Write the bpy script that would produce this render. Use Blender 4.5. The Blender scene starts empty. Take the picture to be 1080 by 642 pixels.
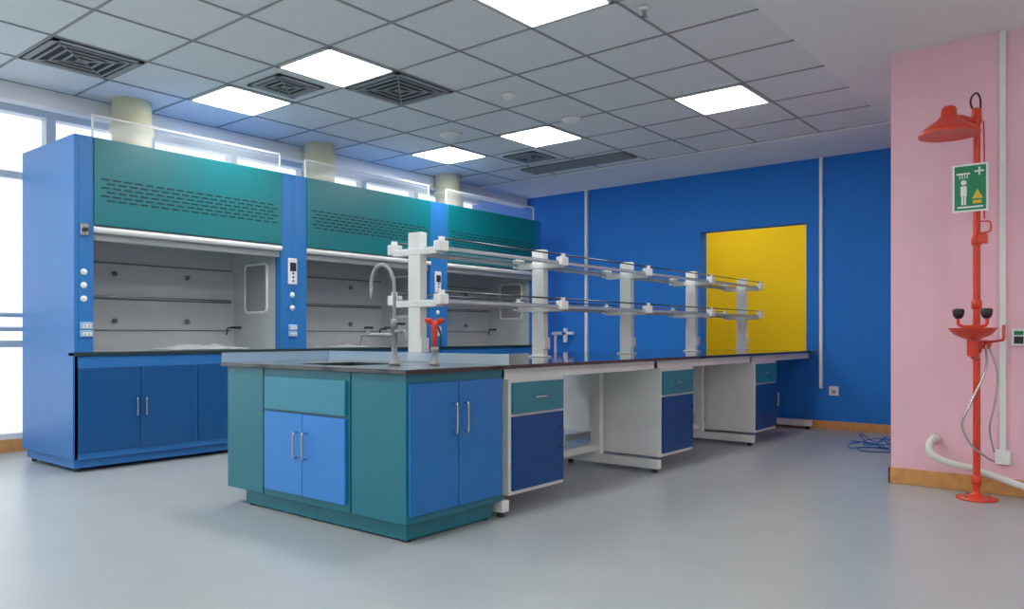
import bpy, bmesh, math, random
from mathutils import Vector, Matrix, noise
random.seed(4)
S=bpy.context.scene
S.view_settings.view_transform='Standard'
S.view_settings.look='None'
S.view_settings.exposure=0.78
S.view_settings.gamma=1.08

# ---------------- materials ----------------
def lin(c):
    c=c/255.0
    return c/12.92 if c<=0.04045 else ((c+0.055)/1.055)**2.4
def pm(name,rgb,rough=0.45,metal=0.0,var=0.04,scale=6.0,bump=0.0,bscale=200.0,emit=0.0,spec=0.5,coat=0.0):
    m=bpy.data.materials.new(name); m.use_nodes=True
    nt=m.node_tree; b=nt.nodes['Principled BSDF']
    col=[lin(v) for v in rgb]
    tc=nt.nodes.new('ShaderNodeTexCoord')
    n=nt.nodes.new('ShaderNodeTexNoise'); n.inputs['Scale'].default_value=scale; n.inputs['Detail'].default_value=4
    nt.links.new(tc.outputs['Object'],n.inputs['Vector'])
    r=nt.nodes.new('ShaderNodeValToRGB')
    r.color_ramp.elements[0].position=0.3; r.color_ramp.elements[1].position=0.7
    r.color_ramp.elements[0].color=(*[max(0,v*(1-var)) for v in col],1)
    r.color_ramp.elements[1].color=(*[min(1,v*(1+var)) for v in col],1)
    nt.links.new(n.outputs['Fac'],r.inputs['Fac'])
    nt.links.new(r.outputs['Color'],b.inputs['Base Color'])
    b.inputs['Roughness'].default_value=rough
    b.inputs['Metallic'].default_value=metal
    b.inputs['Specular IOR Level'].default_value=spec
    b.inputs['Coat Weight'].default_value=coat
    if bump>0:
        n2=nt.nodes.new('ShaderNodeTexNoise'); n2.inputs['Scale'].default_value=bscale; n2.inputs['Detail'].default_value=3
        nt.links.new(tc.outputs['Object'],n2.inputs['Vector'])
        bp=nt.nodes.new('ShaderNodeBump'); bp.inputs['Strength'].default_value=bump; bp.inputs['Distance'].default_value=0.002
        nt.links.new(n2.outputs['Fac'],bp.inputs['Height']); nt.links.new(bp.outputs['Normal'],b.inputs['Normal'])
    if emit>0:
        b.inputs['Emission Color'].default_value=(*col,1); b.inputs['Emission Strength'].default_value=emit
    return m
M={}
M['white']=pm('white_powder_coat',(236,238,236),0.4)
M['plaster']=pm('white_plaster',(238,240,240),0.85,var=0.015,scale=2,bump=0.1)
M['tile']=pm('mineral_fibre_tile',(228,234,235),0.9,var=0.04,scale=60,bump=0.4,bscale=120)
M['tbar']=pm('ceiling_t_bar',(146,152,156),0.6)
M['panel']=pm('light_panel_diffuser',(255,253,250),0.5,emit=11.0,var=0.0)
M['panel2']=pm('corridor_fill_diffuser',(255,252,246),0.5,emit=4.4,var=0.0)  # glow for the added corridor fill lamps
M['bluewall']=pm('blue_wall_paint',(28,118,212),0.75,var=0.03,scale=2,bump=0.1,spec=0.4)
M['pink']=pm('pink_wall_paint',(247,194,208),0.75,var=0.02,scale=2,bump=0.1)
M['yellow']=pm('yellow_wall_paint',(246,202,22),0.8,var=0.02,scale=2,spec=0.2)
M['wood']=pm('orange_wood_skirting',(214,150,84),0.45,var=0.12,scale=18)
M['hblue']=pm('hood_blue_coat',(36,116,192),0.38,var=0.02)
M['hdoor']=pm('hood_door_blue',(6,76,138),0.35,var=0.02)
M['hteal']=pm('hood_teal_coat',(0,116,126),0.35,var=0.02)
M['slot']=pm('dark_slot',(4,44,52),0.7)
M['bteal']=pm('bench_teal_coat',(2,108,126),0.33,var=0.02)
M['bteal2']=pm('drawer_teal',(30,124,142),0.35,var=0.02)
M['bsink']=pm('sink_front_blue_teal',(44,132,158),0.35,var=0.02)
M['bblue']=pm('bench_door_blue',(10,108,184),0.32,var=0.02)
M['bblue2']=pm('bench_door_light_blue',(44,128,212),0.32,var=0.02)
M['navy']=pm('bench_door_navy',(2,66,130),0.32,var=0.02,spec=0.3)
M['top']=pm('black_phenolic_top',(30,25,24),0.06,var=0.1,scale=40,spec=0.7)
M['liner']=pm('hood_grey_liner',(188,194,198),0.45,var=0.03)
M['liner2']=pm('hood_worktop_grey',(210,213,213),0.2)
M['steel']=pm('brushed_steel',(190,192,195),0.25,metal=1.0)
M['greyc']=pm('grey_epoxy_fitting',(150,156,158),0.35)
M['red']=pm('red_coat',(222,62,32),0.35)
M['dark']=pm('dark_plastic',(30,32,36),0.5)
M['black']=pm('vent_void',(30,32,34),0.8)
M['ventm']=pm('vent_grey_metal',(150,154,156),0.5)
M['beige']=pm('beige_duct_plastic',(210,206,170),0.5)
M['socket']=pm('socket_white',(236,238,240),0.4)
M['sockblue']=pm('socket_blue_cover',(150,190,230),0.3)
M['green']=pm('sign_green',(0,128,78),0.45)
M['signw']=pm('sign_white',(238,242,240),0.5)
M['signy']=pm('sign_yellow',(220,190,40),0.5)
M['cable']=pm('blue_cable',(16,90,170),0.5)
M['paper']=pm('white_plastic_sheet',(225,228,228),0.35)
M['hose']=pm('white_pvc_hose',(226,226,220),0.45)
M['alu']=pm('window_aluminium',(190,200,210),0.45)
M['rackrod']=pm('rack_rod',(90,95,102),0.2,metal=0.9)
M['edge']=pm('rack_edge_aluminium',(178,186,194),0.3,metal=0.3)
M['seam']=pm('liner_seam',(96,100,104),0.6)
def glassmat(name,alpha,col=(0.8,0.9,0.92,1),rough=0.05):
    m=bpy.data.materials.new(name); m.use_nodes=True; nt=m.node_tree; b=nt.nodes['Principled BSDF']
    b.inputs['Base Color'].default_value=col; b.inputs['Roughness'].default_value=rough
    b.inputs['Alpha'].default_value=alpha
    return m
M['glass']=glassmat('clear_pane',0.10)
M['frost']=glassmat('clear_blue_acrylic',0.38,(0.62,0.80,0.92,1),0.12)
M['shelf']=glassmat('shelf_glass',0.55,(0.22,0.34,0.40,1),0.05)
M['floor']=pm('grey_vinyl_floor',(164,171,173),0.30,var=0.035,scale=3.0)

# ---------------- builder ----------------
def group(name,loc):
    e=bpy.data.objects.new(name,None); e.empty_display_size=0.1; e.location=loc
    S.collection.objects.link(e); return e
class B:
    def __init__(s,name,parent=None):
        s.name=name; s.parent=parent; s.bm=bmesh.new(); s.mats=[]
    def mi(s,mat):
        if mat not in s.mats: s.mats.append(mat)
        return s.mats.index(mat)
    def merge(s,t,mat,smooth=False,xf=None):
        i=s.mi(mat)
        if xf is not None: bmesh.ops.transform(t,matrix=xf,verts=t.verts)
        bmesh.ops.recalc_face_normals(t,faces=t.faces)
        for f in t.faces: f.material_index=i; f.smooth=smooth
        me=bpy.data.meshes.new('tmp'); t.to_mesh(me); t.free(); s.bm.from_mesh(me); bpy.data.meshes.remove(me)
    def box(s,x0,x1,y0,y1,z0,z1,mat,bev=0,xf=None):
        t=bmesh.new(); bmesh.ops.create_cube(t,size=1)
        for v in t.verts:
            v.co=Vector(((x0+x1)/2+v.co.x*(x1-x0),(y0+y1)/2+v.co.y*(y1-y0),(z0+z1)/2+v.co.z*(z1-z0)))
        if bev>0: bmesh.ops.bevel(t,geom=list(t.edges),offset=bev,segments=2,affect='EDGES',profile=0.5)
        s.merge(t,mat,False,xf)
    def poly(s,pts,thick,mat):
        t=bmesh.new(); vs=[t.verts.new(p) for p in pts]; f=t.faces.new(vs)
        r=bmesh.ops.extrude_face_region(t,geom=[f])
        bmesh.ops.translate(t,vec=Vector(thick),verts=[g for g in r['geom'] if isinstance(g,bmesh.types.BMVert)])
        s.merge(t,mat)
    def lathe(s,origin,prof,mat,axis=(0,0,1),seg=28,smooth=True):
        t=bmesh.new(); rings=[]
        for r,z in prof:
            if r<1e-6: rings.append([t.verts.new((0,0,z))])
            else: rings.append([t.verts.new((r*math.cos(2*math.pi*k/seg),r*math.sin(2*math.pi*k/seg),z)) for k in range(seg)])
        for a,b in zip(rings[:-1],rings[1:]):
            for k in range(seg):
                k2=(k+1)%seg
                if len(a)==1 and len(b)==1: continue
                if len(a)==1: t.faces.new((a[0],b[k],b[k2]))
                elif len(b)==1: t.faces.new((a[k],a[k2],b[0]))
                else: t.faces.new((a[k],a[k2],b[k2],b[k]))
        q=Vector((0,0,1)).rotation_difference(Vector(axis).normalized()).to_matrix().to_4x4()
        s.merge(t,mat,smooth,Matrix.Translation(Vector(origin))@q)
    def cyl(s,p0,p1,r,mat,seg=20):
        p0=Vector(p0);p1=Vector(p1);L=(p1-p0).length
        s.lathe(p0,[(0,0),(r,0)],mat,p1-p0,seg,False)
        s.lathe(p0,[(r,0),(r,L)],mat,p1-p0,seg,True)
        s.lathe(p0,[(r,L),(0,L)],mat,p1-p0,seg,False)
    def tube(s,pts,r,mat,seg=10,sm=6,closed=False):
        P=[Vector(p) for p in pts]
        if sm>1:
            Q=[];n=len(P)
            rng=range(n) if closed else range(n-1)
            for i in rng:
                g=lambda j:(P[j%n] if closed else P[max(0,min(n-1,j))])
                a,b,c,d=g(i-1),g(i),g(i+1),g(i+2)
                for k in range(sm):
                    u=k/sm
                    Q.append(0.5*((2*b)+(c-a)*u+(2*a-5*b+4*c-d)*u*u+(3*b-a-3*c+d)*u**3))
            if not closed: Q.append(P[-1])
            P=Q
        t=bmesh.new(); n=len(P); rings=[]; up=None
        for i in range(n):
            if closed: d=(P[(i+1)%n]-P[(i-1)%n]).normalized()
            else: d=(P[min(i+1,n-1)]-P[max(i-1,0)]).normalized()
            if up is None:
                up=d.orthogonal().normalized()
            up=(up-d*up.dot(d)).normalized(); side=d.cross(up)
            rings.append([t.verts.new(P[i]+r*(math.cos(2*math.pi*k/seg)*up+math.sin(2*math.pi*k/seg)*side)) for k in range(seg)])
        m=n if closed else n-1
        for i in range(m):
            a=rings[i];b=rings[(i+1)%n]
            for k in range(seg): t.faces.new((a[k],a[(k+1)%seg],b[(k+1)%seg],b[k]))
        if not closed:
            t.faces.new(rings[0]); t.faces.new(rings[-1])
        s.merge(t,mat,True)
    def done(s):
        me=bpy.data.meshes.new(s.name); s.bm.to_mesh(me); s.bm.free()
        for m in s.mats: me.materials.append(M[m])
        o=bpy.data.objects.new(s.name,me); S.collection.objects.link(o)
        if s.parent is not None:
            o.parent=s.parent; o.matrix_parent_inverse=Matrix.Translation(-s.parent.location)
        else:
            c=sum((Vector(v) for v in o.bound_box),Vector())/8
            me.transform(Matrix.Translation(-c)); o.location=c
        return o
def rrect(c,a,b,w,h,r,n=5):
    c=Vector(c);a=Vector(a);b=Vector(b);out=[]
    for sx,sy,a0 in ((1,1,0),(-1,1,90),(-1,-1,180),(1,-1,270)):
        for k in range(n):
            t=math.radians(a0+90*k/(n-1))
            out.append(c+a*(sx*(w/2-r)+r*math.cos(t))+b*(sy*(h/2-r)+r*math.sin(t)))
    return out
def handle(b,p,nrm,L=0.13,out=0.03,r=0.006,mat='steel'):
    p=Vector(p);n=Vector(nrm);z=Vector((0,0,1))
    b.tube([p-z*L/2,p-z*L/2+n*out*0.7,p-z*(L/2-0.012)+n*out,p+z*(L/2-0.012)+n*out,p+z*L/2+n*out*0.7,p+z*L/2],r,mat,8,4)

XW=8.75; XP=5.85; YE=1.337; YWIN=7.72; ZC=2.98; ZT=3.0; T=0.63
X0=-4.0; Y0=-3.5
# ---------------- room ----------------
b=B('floor'); b.box(X0,10.9,Y0,YWIN+0.15,-0.1,0,'floor'); b.done()
xs=[7.715-T*k for k in range(0,19)]; ys=[1.765+T*k for k in range(0,9)]
b=B('ceiling')
b.box(X0,XP,Y0,ys[0],ZC,3.15,'plaster')
b.box(XP,XW,YE-0.1,ys[0],ZC,3.15,'plaster')
b.box(xs[0],XW,ys[0],ys[-1],ZC,3.15,'plaster')
b.box(X0,XW,ys[-1],ys[-1]+0.13,2.86,3.15,'plaster')
b.box(X0,XW,ys[-1]+0.13,YWIN+0.15,3.07,3.15,'plaster')
b.box(X0,xs[0],ys[0],ys[-1],ZT,3.15,'tile')
for y in ys: b.box(X0,xs[0],y-0.009,y+0.009,ZT-0.006,ZT+0.01,'tbar')
for x in xs: b.box(x-0.009,x+0.009,ys[0],ys[-1],ZT-0.006,ZT+0.01,'tbar')
b.done()
b=B('wall_far')
OY0,OY1,OZ0,OZ1=2.87,4.13,0.80,2.28
w=0.16
b.box(XW,XW+w,YE-0.2,OY0,0,3.1,'bluewall'); b.box(XW,XW+w,OY1,YWIN+0.15,0,3.1,'bluewall')
b.box(XW,XW+w,OY0,OY1,OZ1,3.1,'bluewall'); b.box(XW,XW+w,OY0,OY1,0,OZ0,'bluewall')
b.done()
b=B('wall_right'); b.box(XP,XP+0.2,Y0,YE,0,3.1,'pink'); b.box(XP+0.2,XW,YE-0.2,YE,0,3.1,'pink'); b.done()
b=B('wall_back'); b.box(X0,XP+0.2,Y0-0.15,Y0,0,3.1,'plaster'); b.done()
b=B('wall_left'); b.box(X0-0.15,X0,Y0-0.15,YWIN+0.15,0,3.1,'plaster'); b.done()
b=B('wall_corridor')
b.box(10.6,10.75,1.4,6.0,0,3.1,'yellow'); b.box(XW+w,10.6,1.4,1.55,0,3.1,'yellow'); b.box(XW+w,10.6,5.85,6.0,0,3.1,'yellow')
b.box(XW+w,10.75,1.4,6.0,3.0,3.1,'plaster')
b.done()
b=B('baseboard_far'); b.box(XW-0.015,XW,YE,YWIN,0,0.09,'wood',0.003); b.done()
b=B('baseboard_right'); b.box(XP-0.015,XP,Y0,YE+0.015,0,0.11,'wood',0.003); b.box(XP-0.015,XW,YE,YE+0.015,0,0.11,'wood',0.003); b.done()
g=group('window_1',(2,YWIN,1.5))
b=B('frame',g)
b.box(X0,XW,YWIN,YWIN+0.15,0,0.16,'white')
b.box(X0,XW,YWIN,YWIN+0.12,3.0,3.1,'alu')
for z in (0.95,2.45): b.box(X0,XW,YWIN+0.02,YWIN+0.09,z-0.03,z+0.03,'alu')
x=-3.6
while x<XW:
    b.box(x-0.04,x+0.04,YWIN,YWIN+0.12,0.16,3.0,'alu',0.004); x+=0.92
b.done()
b=B('pane',g); b.box(X0,XW,YWIN+0.05,YWIN+0.056,0.16,3.0,'glass'); b.done()
b=B('trim_1'); b.box(X0,XW,YWIN-0.015,YWIN,0,0.11,'wood'); b.done()
g=group('handrail',(0,YWIN-0.25,0.6))
b=B('rails',g)
for z in (1.20,1.08): b.tube([(X0+0.1,YWIN-0.25,z),(2.9,YWIN-0.25,z)],0.02,'white',10,1)
for x in (-3.6,-2.4,-1.2,0,1.2,2.2,2.85): b.cyl((x,YWIN-0.25,0),(x,YWIN-0.25,1.20),0.022,'white')
b.done()

for x in (-1.42,1.10,3.62,6.14):
    for y in (2.71,4.60,5.86):
        g=group('added_fill_panel',(x,y,ZT))
        b=B('frame',g)
        h=T/2-0.012
        for a in ((x-h,x+h,y-h,y-h+0.02),(x-h,x+h,y+h-0.02,y+h),(x-h,x-h+0.02,y-h,y+h),(x+h-0.02,x+h,y-h,y+h)):
            b.box(*a,ZT-0.012,ZT,'white')
        b.done()
        b=B('diffuser',g); b.box(x-h+0.02,x+h-0.02,y-h+0.02,y+h-0.02,ZT-0.008,ZT-0.001,'panel'); b.done()
for x,y in ((-1.5,-1.2),(1.0,-1.2),(3.5,-1.2),(-1.5,0.6),(1.0,0.6)):  # unseen panels added as fill light over the camera zone
    g=group('added_fill_panel',(x,y,ZC))
    b=B('frame',g); b.box(x-0.3,x+0.3,y-0.3,y+0.3,ZC-0.03,ZC,'white'); b.done()
    b=B('diffuser',g); b.box(x-0.28,x+0.28,y-0.28,y+0.28,ZC-0.036,ZC-0.03,'panel'); b.done()
for yy in (2.6,4.4):  # unseen lamps added to brighten the yellow walls beyond the opening
    g=group('corridor_fill_light',(9.7,yy,3.0))
    b=B('housing',g); b.box(9.4,10.0,yy-0.6,yy+0.6,2.96,3.0,'white'); b.done()
    b=B('diffuser',g); b.box(9.43,9.97,yy-0.57,yy+0.57,2.95,2.96,'panel2'); b.done()

def vent(x,y,sz,n=4):
    g=group('ceiling_air_vent',(x,y,ZT))
    b=B('diffuser_cones',g)
    b.box(x-sz/2,x+sz/2,y-sz/2,y+sz/2,ZT-0.012,ZT-0.004,'black')
    for i in range(n+1):
        h=sz/2*(1-i/(n+0.6)); wd=0.014 if i else 0.04
        for a in ((x-h,x+h,y-h,y-h+wd),(x-h,x+h,y+h-wd,y+h),(x-h,x-h+wd,y-h,y+h),(x+h-wd,x+h,y-h,y+h)):
            b.box(*a,ZT-(0.02 if i else 0.016),ZT-0.01,'ventm')
    for sx in (-1,1):
        for sy in (-1,1):
            b.tube([(x,y,ZT-0.016),(x+sx*(sz/2-0.03),y+sy*(sz/2-0.03),ZT-0.016)],0.006,'ventm',6,1)
    b.done()
vent(2.36,5.86,0.6); vent(3.62,5.23,0.42,3); vent(4.25,4.60,0.6); vent(6.77,5.23,0.42,3)
g=group('linear_air_grille',(7.4,5.0,ZT)); b=B('louvres',g)
b.box(7.2,7.5,4.3,5.7,ZT-0.012,ZT-0.002,'black')
for i in range(7): b.box(7.2+i*0.047,7.2+i*0.047+0.012,4.3,5.7,ZT-0.022,ZT-0.008,'ventm')
b.done()
def disc(name,x,y,r,mat='white'):
    b=B(name); b.lathe((x,y,ZT-0.012),[(0,-0.035),(r*0.5,-0.035),(r*0.8,-0.02),(r,-0.004),(r,0.008),(0,0.008)],mat); b.done()
disc('smoke_detector',4.9,4.0,0.06); disc('smoke_detector',5.5,5.23,0.11); disc('ceiling_speaker',5.8,4.0,0.09)
b=B('fire_sprinkler'); b.cyl((4.1,2.3,ZT-0.05),(4.1,2.3,ZT),0.012,'steel'); b.lathe((4.1,2.3,ZT-0.01),[(0.035,0),(0.03,-0.012),(0.012,-0.014)],'white')
b.lathe((4.1,2.3,ZT-0.062),[(0,0),(0.02,0),(0.02,0.003),(0,0.003)],'steel'); b.done()

# ---------------- fume hoods ----------------
YH=6.11; YB=7.12; ZH=2.52; W=1.92
def socket2(b,x,y,z):
    b.box(x-0.045,x+0.045,y-0.02,y,z-0.055,z-0.003,'sockblue',0.004)
    b.box(x-0.045,x+0.045,y-0.02,y,z+0.003,z+0.055,'sockblue',0.004)
    b.box(x-0.03,x+0.03,y-0.023,y-0.018,z-0.045,z-0.02,'socket'); b.box(x-0.03,x+0.03,y-0.023,y-0.018,z+0.012,z+0.04,'socket')
    for dx in (-0.015,0.015):
        b.box(x+dx-0.003,x+dx+0.003,y-0.0245,y-0.022,z-0.04,z-0.028,'dark'); b.box(x+dx-0.003,x+dx+0.003,y-0.0245,y-0.022,z+0.02,z+0.032,'dark')
for hi in range(3):
    xa=2.40+hi*W+0.001; xb=xa+W-0.002; p=0.138
    g=group('fume_hood',((xa+xb)/2,YH+0.5,0))
    b=B('carcass',g)
    b.box(xa,xa+0.03,YH,YB,0.1,ZH,'hblue',0.004); b.box(xb-0.03,xb,YH,YB,0.1,ZH,'hblue',0.004)
    b.box(xa+0.03,xb-0.03,YB-0.03,YB,0.1,ZH,'hblue'); b.box(xa+0.03,xb-0.03,YH+0.02,YB-0.03,ZH-0.03,ZH,'hblue')
    b.box(xa+0.03,xa+p,YH,YH+0.1,0.9,ZH,'hblue',0.003); b.box(xb-p,xb-0.03,YH,YH+0.1,0.9,ZH,'hblue',0.003)
    b.done()
    b=B('base_cabinet',g)
    b.box(xa+0.03,xb-0.03,YH+0.02,YB-0.03,0.1,0.87,'hblue')
    b.box(xa,xb,YH,YH+0.02,0.1,0.87,'hblue',0.003)
    b.box(xa+0.02,xb-0.02,YH+0.05,YB-0.05,0.03,0.1,'hblue')
    for fx in (xa+0.06,xb-0.06): b.cyl((fx,YH+0.09,0),(fx,YH+0.09,0.03),0.02,'dark'); b.cyl((fx,YB-0.09,0),(fx,YB-0.09,0.03),0.02,'dark')
    for d0,d1 in ((xa+0.025,xa+0.94),(xa+0.965,xb-0.025)):
        m=(d0+d1)/2
        b.box(d0,m-0.002,YH-0.02,YH,0.15,0.785,'hdoor',0.003); b.box(m+0.002,d1,YH-0.02,YH,0.15,0.785,'hdoor',0.003)
        handle(b,(m-0.035,YH-0.02,0.47),(0,-1,0)); handle(b,(m+0.035,YH-0.02,0.47),(0,-1,0))
    b.done()
    b=B('worktop',g)
    b.box(xa,xb,YH-0.015,YH+0.10,0.87,0.9,'slot',0.003)
    b.box(xa+0.03,xb-0.03,YH+0.1,YB-0.03,0.87,0.9,'liner2'); b.done()
    b=B('liner',g)
    b.box(xa+p-0.012,xa+p,YH+0.1,6.9,0.9,2.35,'liner'); b.box(xb-p,xb-p+0.012,YH+0.1,6.9,0.9,2.35,'liner')
    b.box(xa+p-0.012,xb-p+0.012,6.9,6.93,0.9,2.35,'liner'); b.box(xa+p-0.012,xb-p+0.012,YH+0.1,6.9,2.33,2.36,'liner')
    for z in (1.65,1.34,1.07):
        b.box(xa+p+0.03,xb-p-0.03,6.892,6.9,z-0.005,z+0.005,'seam')
    for z in (1.56,1.15):
        for fx in (0.3,0.7):
            b.lathe((xa+p+fx*(W-2*p),6.9,z),[(0,0.04),(0.02,0.038),(0.024,0.02),(0.012,0.015),(0.012,0)],'seam',(0,-1,0))
    b.tube([(xa+p+0.06,6.86,1.36),(xb-p-0.06,6.86,1.36)],0.006,'steel',8,1)
    for fx in (0.1,0.5,0.9): b.cyl((xa+p+fx*(W-2*p),6.86,1.36),(xa+p+fx*(W-2*p),6.9,1.36),0.006,'steel',8)
    for sx,nx in ((xb-p-0.006,-1),(xa+p+0.006,1)):
        b.tube(rrect((sx,6.51,1.47),(0,1,0),(0,0,1),0.36,0.46,0.05),0.014,'white',8,1,True)
        b.box(sx-0.004,sx+0.004,6.34,6.68,1.25,1.69,'ventm')
    b.cyl((xb-p-0.10,6.78,1.10),(xb-p,6.78,1.10),0.012,'dark',10); b.tube([(xb-p-0.10,6.78,1.10),(xb-p-0.14,6.78,1.09),(xb-p-0.15,6.78,1.03)],0.008,'dark',8,4)
    b.done()
    b=B('upper_panel',g)
    b.box(xa+p+0.002,xb-p-0.002,YH-0.012,YH+0.02,1.86,ZH-0.003,'hteal',0.004)
    for r in range(6):
        z=2.21-r*0.032; cnt=18
        for c in range(cnt):
            x=xa+p+0.06+(W-2*p-0.12)*(c+0.5+(0.25 if r%2 else -0.25))/cnt
            b.box(x-0.031,x+0.031,YH-0.0135,YH-0.010,z-0.006,z+0.006,'slot')
    b.done()
    b=B('sash',g)
    b.box(xa+p,xb-p,YH+0.035,YH+0.041,1.80,2.3,'glass')
    b.cyl((xa+p,YH+0.01,1.825),(xb-p,YH+0.01,1.825),0.025,'white')
    b.box(xa+p,xb-p,YH+0.03,YH+0.06,1.745,1.80,'greyc',0.003)
    b.done()
    b=B('controls',g)
    cx=xb-p/2
    if hi==0:
        c0=xa+p/2
        b.box(c0-0.03,c0+0.03,YH-0.02,YH,1.77,1.86,'steel',0.004); b.lathe((c0,YH-0.02,1.815),[(0,0.03),(0.014,0.028),(0.018,0)],'dark',(0,-1,0))
        for z in (1.50,1.40,1.30): b.lathe((c0,YH,z),[(0,0.012),(0.02,0.01),(0.024,0)],'socket',(0,-1,0))
        socket2(b,c0+0.015,YH,1.07)
    if hi<2: cx=xb-0.02
    b.box(cx-0.05,cx+0.045,YH-0.015,YH,1.50,1.74,'socket',0.006); b.box(cx-0.035,cx+0.03,YH-0.019,YH-0.013,1.62,1.70,'dark')
    for z in (1.53,1.565,1.6): b.lathe((cx,YH-0.014,z),[(0,0.006),(0.01,0.005),(0.011,0)],'cable',(0,-1,0))
    for z in (1.40,1.28): b.lathe((cx,YH,z),[(0,0.012),(0.022,0.01),(0.026,0)],'socket',(0,-1,0))
    socket2(b,cx,YH,1.07)
    b.done()
    b=B('exhaust_duct',g)
    dx=3.06+hi*1.93; dy=6.62
    b.lathe((dx,dy,ZH),[(0.19,0),(0.19,0.02),(0.155,0.03),(0.155,0.2),(0.172,0.21),(0.172,0.26),(0.155,0.27),(0.155,ZT-ZH)],'beige')
    b.done()
    b=B('top_guard',g)
    z1=2.69
    for x in (xa+0.14,xb-0.14): b.box(x-0.006,x+0.006,YH+0.02,YH+0.032,ZH,z1,'white')
    b.box(xa+0.134,xb-0.134,YH+0.02,YH+0.032,z1-0.007,z1+0.007,'white')
    b.box(xa+0.14,xb-0.14,YH+0.024,YH+0.028,ZH,z1,'glass')
    b.done()

def sheet(x,y,z,lx,ly,amp,seed):
    bm=bmesh.new(); bmesh.ops.create_grid(bm,x_segments=60,y_segments=40,size=0.5)
    for v in bm.verts:
        n=abs(noise.noise(Vector((v.co.x*4+seed,v.co.y*4,seed))))+0.25*abs(noise.noise(Vector((v.co.x*11,v.co.y*11+seed,1))))
        e=min(1,3*(0.5-max(abs(v.co.x),abs(v.co.y)))+0.15)
        v.co=Vector((v.co.x*lx*(1+0.12*math.sin(seed+7*v.co.y)),v.co.y*ly*(1+0.15*math.sin(9*v.co.x)),0.003+n*amp*e))
    for f in bm.faces: f.smooth=True
    me=bpy.data.meshes.new('plastic_sheet'); bm.to_mesh(me); bm.free(); me.materials.append(M['paper'])
    o=bpy.data.objects.new('plastic_sheet',me); o.location=(x,y,z); S.collection.objects.link(o)
    o.modifiers.new('s','SOLIDIFY').thickness=0.001
sheet(3.62,6.5,0.902,0.80,0.45,0.07,2.0)
sheet(5.2,6.5,0.902,0.5,0.35,0.04,5.0)

# ---------------- island bench ----------------
BX0,BX1,BY0,BY1=2.60,8.66,2.77,4.36
ZB=0.86
g=group('laboratory_island_bench',(5.6,3.57,0))
b=B('countertop',g)
SX0,SX1,SY0,SY1=2.72,3.14,3.35,3.82
TX0,TX1,TY0,TY1=2.57,8.70,2.74,4.39
b.box(TX0,SX0,TY0,TY1,ZB-0.022,ZB,'top',0.002); b.box(SX1,TX1,TY0,TY1,ZB-0.022,ZB,'top',0.002)
b.box(SX0,SX1,TY0,SY0,ZB-0.022,ZB,'top'); b.box(SX0,SX1,SY1,TY1,ZB-0.022,ZB,'top')
b.done()
b=B('sink_basin',g)
for a in ((SX0,SX0+0.01,SY0,SY1),(SX1-0.01,SX1,SY0,SY1),(SX0,SX1,SY0,SY0+0.01),(SX0,SX1,SY1-0.01,SY1)): b.box(*a,0.56,ZB-0.003,'dark')
b.box(SX0,SX1,SY0,SY1,0.55,0.56,'dark'); b.done()
b=B('sink_cabinet',g)
X1=3.33
b.box(BX0,BX0+0.02,BY0,BY1,0.1,0.836,'bteal',0.002); b.box(X1-0.02,X1,BY0,BY1,0.1,0.836,'bteal')
b.box(BX0+0.02,X1-0.02,BY0,BY0+0.02,0.1,0.836,'bteal'); b.box(BX0+0.02,X1-0.02,BY1-0.02,BY1,0.1,0.836,'bteal')
b.box(BX0+0.02,X1-0.02,BY0+0.02,BY1-0.02,0.1,0.12,'bteal')
b.box(BX0+0.04,X1-0.04,BY0+0.04,BY1-0.14,0.012,0.1,'bteal')
for fx in (BX0+0.07,X1-0.08):
    for fy in (BY0+0.07,3.57,BY1-0.18): b.cyl((fx,fy,0),(fx,fy,0.012),0.025,'dark')
for y in (3.185,3.975): b.box(BX0-0.004,BX0,y-0.002,y+0.002,0.1,0.836,'slot')
b.box(BX0-0.018,BX0,3.215,3.945,0.605,0.79,'bsink',0.003)
b.box(BX0-0.018,BX0,3.215,3.578,0.14,0.59,'bblue2',0.003); b.box(BX0-0.018,BX0,3.582,3.945,0.14,0.59,'bblue2',0.003)
handle(b,(BX0-0.018,3.54,0.42),(-1,0,0),0.14); handle(b,(BX0-0.018,3.62,0.42),(-1,0,0),0.14)
b.box(BX0+0.012,2.955,BY0-0.018,BY0,0.14,0.79,'bblue',0.003); b.box(2.96,X1-0.012,BY0-0.018,BY0,0.14,0.79,'bblue',0.003)
handle(b,(2.915,BY0-0.018,0.6),(0,-1,0),0.15); handle(b,(3.0,BY0-0.018,0.6),(0,-1,0),0.15)
b.done()
FR=(3.365,5.165,6.99,8.63)
b=B('steel_frames',g)
for x in FR:
    b.box(x-0.025,x+0.025,BY0+0.03,BY1-0.03,0.775,0.836,'white',0.003)
    b.box(x-0.03,x+0.03,BY0+0.0,BY1-0.0,0.03,0.095,'white',0.004)
    for y in (3.32,3.82): b.box(x-0.03,x+0.03,y-0.045,y+0.045,0.095,0.775,'white',0.003)
    for y in (BY0+0.04,BY1-0.04,3.57): b.cyl((x,y,0),(x,y,0.03),0.022,'dark')
for y in (BY0+0.03,BY1-0.07,3.30,3.80): b.box(X1,BX1,y,y+0.035,0.775,0.836,'white')
b.box(X1,BX1,3.36,3.78,0.80,0.836,'white')
b.box(X1+0.06,BX1,3.31,3.34,0.12,0.17,'white')
b.box(X1+0.06,BX1,3.80,3.83,0.12,0.17,'white')
b.done()
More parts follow.
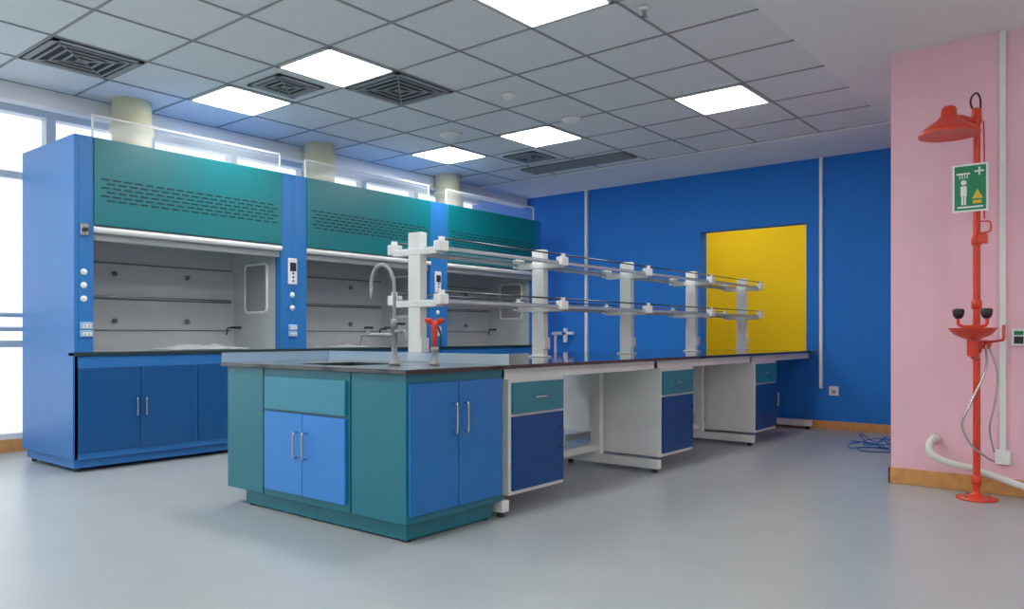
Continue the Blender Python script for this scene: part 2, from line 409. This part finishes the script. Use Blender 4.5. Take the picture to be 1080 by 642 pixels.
def hang(b,x0,x1,ys,sgn):
    d=0.50
    ya,yb=(ys,ys+d) if sgn<0 else (ys-d,ys)
    b.box(x0,x1,ya,yb,0.11,0.775,'white',0.003)
    f0,f1=(ys-0.018,ys) if sgn<0 else (ys,ys+0.018)
    b.box(x0+0.02,x1-0.02,f0,f1,0.575,0.755,'bteal2',0.003); b.box(x0+0.02,x1-0.02,f0,f1,0.135,0.56,'navy',0.003)
    fy=f0 if sgn<0 else f1
    m=(x0+x1)/2; n=Vector((0,sgn,0))
    b.tube([(m-0.06,fy,0.665),(m-0.05,fy+sgn*0.026,0.665),(m+0.05,fy+sgn*0.026,0.665),(m+0.06,fy,0.665)],0.006,'steel',8,4)
    handle(b,(x1-0.06,fy,0.40),n,0.12)
b=B('hanging_cabinets',g)
for x0 in (3.415,5.215,7.06): hang(b,x0,x0+0.54,BY0+0.02,-1)
for x0 in (4.33,6.15,7.9): hang(b,x0,x0+0.54,BY1-0.02,1)
b.done()
b=B('splash_guard'); b.box(TX0+0.005,3.376,TY1-0.008,TY1-0.002,ZB,ZB+0.06,'frost',0.001); b.done()
b=B('splash_guard'); b.box(3.378,3.384,TY0+0.02,TY1-0.01,ZB,ZB+0.06,'frost',0.001); b.done()

# ---------------- reagent rack ----------------
g=group('reagent_shelf',(6,3.57,ZB))
PX=(3.45,4.75,6.05,7.35,8.65); YC=3.57
b=B('uprights',g)
for i,x in enumerate(PX):
    b.box(x-0.03,x+0.03,YC-0.055,YC+0.055,ZB+0.001,1.68,'white',0.004)
    b.box(x-0.045,x+0.045,YC-0.075,YC+0.075,ZB+0.001,ZB+0.012,'white',0.003)
    for z in (1.24,1.57):
        b.box(x-0.035,x+0.035,YC-0.20,YC+0.20,z-0.035,z+0.008,'white',0.005)
        for sy in (-1,1):
            b.box(x-0.04,x+0.04,YC+sy*0.21-0.03,YC+sy*0.21+0.03,z-0.022,z+0.045,'white',0.006)
    b.box(x-0.034,x+0.034,YC-0.072,YC-0.055,ZB+0.06,ZB+0.15,'socket',0.003)
b.done()
b=B('shelves',g)
for z in (1.24,1.57):
    for sy in (-1,1):
        ya,yb=sorted((YC+sy*0.06,YC+sy*0.205))
        b.box(PX[0],8.72,ya,yb,z+0.008,z+0.016,'shelf')
        e=YC+sy*0.20
        b.box(PX[0],8.72,e-0.01,e+0.01,z-0.012,z+0.008,'edge',0.002)
        b.tube([(PX[0]+0.03,YC+sy*0.215,z+0.06),(8.72,YC+sy*0.215,z+0.06)],0.006,'rackrod',8,1)
        for x in PX: b.box(x-0.02,x+0.02,YC+sy*0.215-0.01,YC+sy*0.215+0.01,z+0.04,z+0.07,'white',0.003)
b.done()

# ---------------- faucet ----------------
g=group('laboratory_faucet',(3.0,3.24,ZB))
fx,fy=2.98,3.27
zb=ZB+0.001
b=B('body',g)
b.lathe((fx,fy,zb),[(0,0),(0.032,0),(0.032,0.012),(0.02,0.02),(0.02,0.05),(0.017,0.06),(0.017,0.2),(0.02,0.2),(0.02,0.25),(0.012,0.26),(0,0.26)],'greyc')
pts=[(fx,fy,ZB+0.25),(fx,fy,ZB+0.40),(fx-0.002,fy+0.005,ZB+0.48),(fx-0.01,fy+0.035,ZB+0.545),(fx-0.02,fy+0.085,ZB+0.57),(fx-0.03,fy+0.13,ZB+0.545),(fx-0.035,fy+0.152,ZB+0.49),(fx-0.036,fy+0.155,ZB+0.44)]
b.tube(pts,0.010,'greyc',12,6)
b.lathe((fx-0.036,fy+0.155,ZB+0.38),[(0.006,0),(0.009,0.03),(0.013,0.06),(0,0.062)],'greyc')
b.done()
b=B('side_outlets',g)
for d,zz in (((-0.3,1,0),ZB+0.17),((0.6,1,0),ZB+0.17),((-0.2,-1,0),ZB+0.19)):
    v=Vector(d).normalized(); c=Vector((fx,fy,zz)); L=0.17 if d[1]>0 else 0.07
    b.cyl(c,c+v*L,0.011,'greyc'); e=c+v*L
    b.cyl(e,e+Vector((0,0,0.035)),0.014,'greyc'); b.box(e.x-0.03,e.x+0.03,e.y-0.008,e.y+0.008,e.z+0.035,e.z+0.048,'dark',0.003)
    b.tube([e,e+v*0.04,e+v*0.055-Vector((0,0,0.03)),e+v*0.057-Vector((0,0,0.06))],0.007,'greyc',8,4)
b.done()
g=group('handheld_eyewash',(3.12,3.1,ZB))
ex,ey=3.13,3.10
b=B('holder',g); b.lathe((ex,ey,zb),[(0,0),(0.03,0),(0.03,0.01),(0.018,0.02),(0.018,0.07),(0.024,0.08),(0.024,0.1),(0,0.1)],'greyc'); b.done()
b=B('spray_handle',g)
b.lathe((ex,ey,ZB+0.06),[(0,0),(0.012,0),(0.014,0.1),(0.02,0.16),(0.018,0.19),(0,0.19)],'red')
b.cyl((ex-0.03,ey+0.02,ZB+0.24),(ex+0.03,ey-0.02,ZB+0.24),0.012,'red')
for s in (-1,1): b.lathe((ex+s*0.03,ey-s*0.02,ZB+0.235),[(0.009,0),(0.020,0.012),(0.024,0.028),(0,0.03)],'red')
b.tube([(ex+0.012,ey-0.012,ZB+0.22),(ex+0.03,ey-0.02,ZB+0.17),(ex+0.03,ey-0.02,ZB+0.10)],0.005,'dark',8,4)
b.done()

# ---------------- emergency shower ----------------
g=group('emergency_shower',(5.6,0.785,0))
px,py=5.60,0.785
b=B('column',g)
b.lathe((px,py,0),[(0,0),(0.115,0),(0.115,0.012),(0.05,0.02),(0.03,0.035),(0.022,0.05)],'red')
b.cyl((px,py,0.03),(px,py,2.42),0.021,'red')
for z in (0.12,0.95,1.22,1.62,2.38): b.lathe((px,py,z),[(0.021,-0.03),(0.03,-0.025),(0.03,0.025),(0.021,0.03)],'red')
b.lathe((px,py,2.40),[(0.028,0),(0.028,0.04),(0.02,0.05),(0,0.052)],'red')
for k in range(4):
    a=math.pi/4+k*math.pi/2; b.cyl((px+0.085*math.cos(a),py+0.085*math.sin(a),0.012),(px+0.085*math.cos(a),py+0.085*math.sin(a),0.024),0.01,'steel')
b.done()
b=B('shower_head',g)
hx,hy,hz=5.37,0.90,2.25
b.tube([(px,py,2.37),(px-0.07,py+0.04,2.375),(hx+0.09,hy-0.05,2.375),(hx+0.03,hy-0.02,2.36)],0.016,'red',12,5)
b.lathe((hx,hy,hz),[(0.168,0),(0.173,0.012),(0.16,0.028),(0.12,0.06),(0.07,0.095),(0.045,0.125),(0.042,0.165),(0.03,0.18),(0,0.185)],'red')
b.lathe((hx,hy,hz),[(0,0.02),(0.1,0.015),(0.168,0)],'red')
b.done()
b=B('pull_rod',g)
b.tube([(px,py-0.02,2.40),(px,py-0.02,2.50),(px-0.004,py,2.545),(px,py+0.03,2.52),(px,py+0.03,2.47),(px,py,2.42)],0.006,'dark',8,4)
b.tube([(px-0.02,py-0.04,2.36),(px-0.03,py-0.045,2.1),(px-0.03,py-0.045,1.75)],0.005,'red',8,4)
b.tube(rrect((px-0.03,py-0.045,1.70),(0,1,0),(0,0,1),0.07,0.07,0.02),0.005,'red',6,1,True)
b.box(px-0.03,px+0.03,py-0.06,py-0.01,1.60,1.66,'red',0.006)
b.done()
b=B('eyewash_bowl',g)
ex,ey=px-0.16,py
b.lathe((ex,ey,1.0),[(0,0.0),(0.04,0.002),(0.10,0.03),(0.13,0.065),(0.136,0.07),(0.13,0.073),(0.09,0.04),(0.03,0.015),(0,0.013)],'red')
b.cyl((ex,ey,0.90),(ex,ey,1.0),0.03,'red'); b.tube([(ex,ey,0.93),(ex+0.06,ey,0.9),(px,ey,0.9)],0.024,'red',12,4)
b.tube([(px,py,1.07),(px-0.06,py,1.075),(ex,ey,1.08)],0.012,'red',10,4)
b.tube([(ex,ey-0.075,1.14),(ex,ey-0.07,1.09),(ex,ey,1.08),(ex,ey+0.07,1.09),(ex,ey+0.075,1.14)],0.010,'red',10,4)
for s in (-1,1): b.lathe((ex,ey+s*0.075,1.13),[(0,0),(0.018,0),(0.03,0.02),(0.034,0.05),(0.026,0.06),(0,0.062)],'dark')
b.box(ex-0.02,ex+0.02,ey-0.17,ey-0.155,1.0,1.09,'red',0.004); b.tube([(px,py,0.98),(px-0.04,py-0.1,0.99),(ex,ey-0.16,1.0)],0.008,'red',8,4)
b.cyl((px-0.04,py,0.97),(px+0.05,py-0.05,0.97),0.03,'red')
b.done()
b=B('braided_hose',g)
b.tube([(px-0.02,py-0.05,0.97),(px,py-0.05,0.82),(px-0.04,py+0.02,0.62),(px-0.06,py+0.07,0.47),(px-0.05,py+0.02,0.34),(px,py-0.05,0.27),(px+0.04,py-0.09,0.24)],0.007,'steel',8,8)
b.tube([(px-0.02,py-0.07,0.95),(px,py-0.11,0.80),(px,py-0.10,0.62),(px,py-0.07,0.45),(px+0.03,py-0.09,0.30)],0.006,'steel',8,8)
b.done()
b=B('safety_sign',g)
sx=px-0.035
cy=0.815; sw=0.098; z0,z1=1.80,2.10
b.box(sx-0.003,sx,cy-sw,cy+sw,z0,z1,'signw',0.001)
def sb(y0,y1,za,zb,mat,dx=0.0045): b.box(sx-dx,sx-0.002,y0,y1,za,zb,mat)
sb(cy-sw+0.012,cy+sw-0.012,z0+0.012,z1-0.012,'green')
q=0.006
sb(cy-0.075,cy-0.025,2.045,2.055,'signw',q); sb(cy-0.055,cy-0.045,2.025,2.075,'signw',q)
b.lathe((sx-0.0035,cy+0.035,1.985),[(0,0.0),(0.016,0.0),(0.016,0.003),(0,0.003)],'signw',(-1,0,0),16,False)
sb(cy+0.018,cy+0.052,1.90,1.963,'signw',q); sb(cy+0.022,cy+0.033,1.845,1.90,'signw',q); sb(cy+0.037,cy+0.048,1.845,1.90,'signw',q)
sb(cy+0.0,cy+0.075,2.035,2.045,'signw',q)
for k in range(4): sb(cy+0.012+k*0.014,cy+0.017+k*0.014,2.01,2.032,'signw',q)
sb(cy-0.07,cy+0.07,1.825,1.835,'signw',q)
b.poly([(sx-0.0045,cy-0.07,1.88),(sx-0.0045,cy-0.01,1.88),(sx-0.0045,cy-0.04,1.94)],(-0.002,0,0),'signy')
sb(cy-0.062,cy-0.015,1.85,1.87,'signy',q)
b.box(sx,px,cy-0.01,cy+0.01,1.93,1.95,'steel')
b.done()
b=B('drain_hose')
b.tube([(XP-0.05,1.06,0.335),(5.70,1.07,0.31),(5.66,1.05,0.25),(5.68,0.95,0.20),(5.72,0.80,0.165),(5.735,0.6,0.10),(5.70,0.35,0.04),(5.66,0.1,0.023),(5.70,-0.2,0.023),(5.66,-0.5,0.023)],0.022,'hose',12,8)
b.cyl((XP-0.05,1.06,0.335),(XP-0.003,1.06,0.335),0.03,'hose')
b.done()
b=B('wall_conduit'); b.box(XP-0.028,XP,0.655,0.69,0.255,ZC,'white',0.004); b.box(XP-0.035,XP,0.63,0.715,0.2,0.29,'white',0.004); b.done()
b=B('wall_socket'); b.box(XP-0.03,XP,0.545,0.625,0.96,1.07,'socket',0.006); b.box(XP-0.036,XP-0.028,0.56,0.61,0.975,1.02,'dark',0.002); b.box(XP-0.036,XP-0.028,0.56,0.61,1.03,1.055,'green',0.002); b.done()
b=B('wall_conduit'); b.box(XW-0.035,XW,2.685,2.72,0.44,ZC,'white',0.004); b.done()
b=B('wall_conduit'); b.box(XW-0.035,XW,5.76,5.80,0.3,ZC,'white',0.004); b.done()
b=B('wall_socket'); b.box(XW-0.02,XW,2.52,2.62,0.37,0.47,'socket',0.006); b.box(XW-0.023,XW-0.018,2.55,2.59,0.39,0.43,'greyc'); b.done()
g=group('gas_tap',(XW,6.1,0)); b=B('pipework',g)
b.cyl((XW-0.08,5.95,1.05),(XW-0.08,6.30,1.05),0.022,'white'); b.cyl((XW-0.08,6.0,1.05),(XW-0.001,6.0,1.05),0.018,'white'); b.cyl((XW-0.08,6.25,1.05),(XW-0.001,6.25,1.05),0.018,'white')
b.cyl((XW-0.08,6.25,0.001),(XW-0.08,6.25,1.05),0.018,'white')
b.cyl((XW-0.08,6.08,0.93),(XW-0.08,6.08,1.12),0.03,'white'); b.cyl((XW-0.14,6.08,1.05),(XW-0.08,6.08,1.05),0.02,'cable'); b.done()
g=group('network_cable_coil',(7.4,1.85,0)); b=B('coils',g)
for k in range(4):
    pts=[]; ox=random.uniform(-.03,.03);oy=random.uniform(-.03,.03); rr=random.uniform(.12,.17)
    for i in range(14):
        a=2*math.pi*i/14; pts.append((7.4+ox+rr*math.cos(a)*random.uniform(.92,1.08),1.85+oy+rr*math.sin(a)*random.uniform(.92,1.08),0.006+0.012*k+(0.03*k*abs(math.sin(a+k)))))
    b.tube(pts,0.005,'cable',6,3,True)
b.tube([(7.5,1.9,.02),(7.7,2.0,.008),(7.8,1.8,.008),(8.1,1.9,.008),(8.6,1.75,.008)],0.005,'cable',6,5)
b.done()

w=bpy.data.worlds.new('World'); S.world=w; w.use_nodes=True
nt=w.node_tree; bg=nt.nodes['Background']; bg.inputs['Color'].default_value=(0.86,0.93,1.0,1); bg.inputs['Strength'].default_value=0.95
cd=bpy.data.cameras.new('camera'); co=bpy.data.objects.new('camera',cd); S.collection.objects.link(co)
co.location=(0,0,1.03); co.rotation_euler=(math.radians(90),0,math.radians(39-90))
cd.sensor_width=36; cd.lens=815/1080*36; cd.shift_y=32/1080
S.camera=co
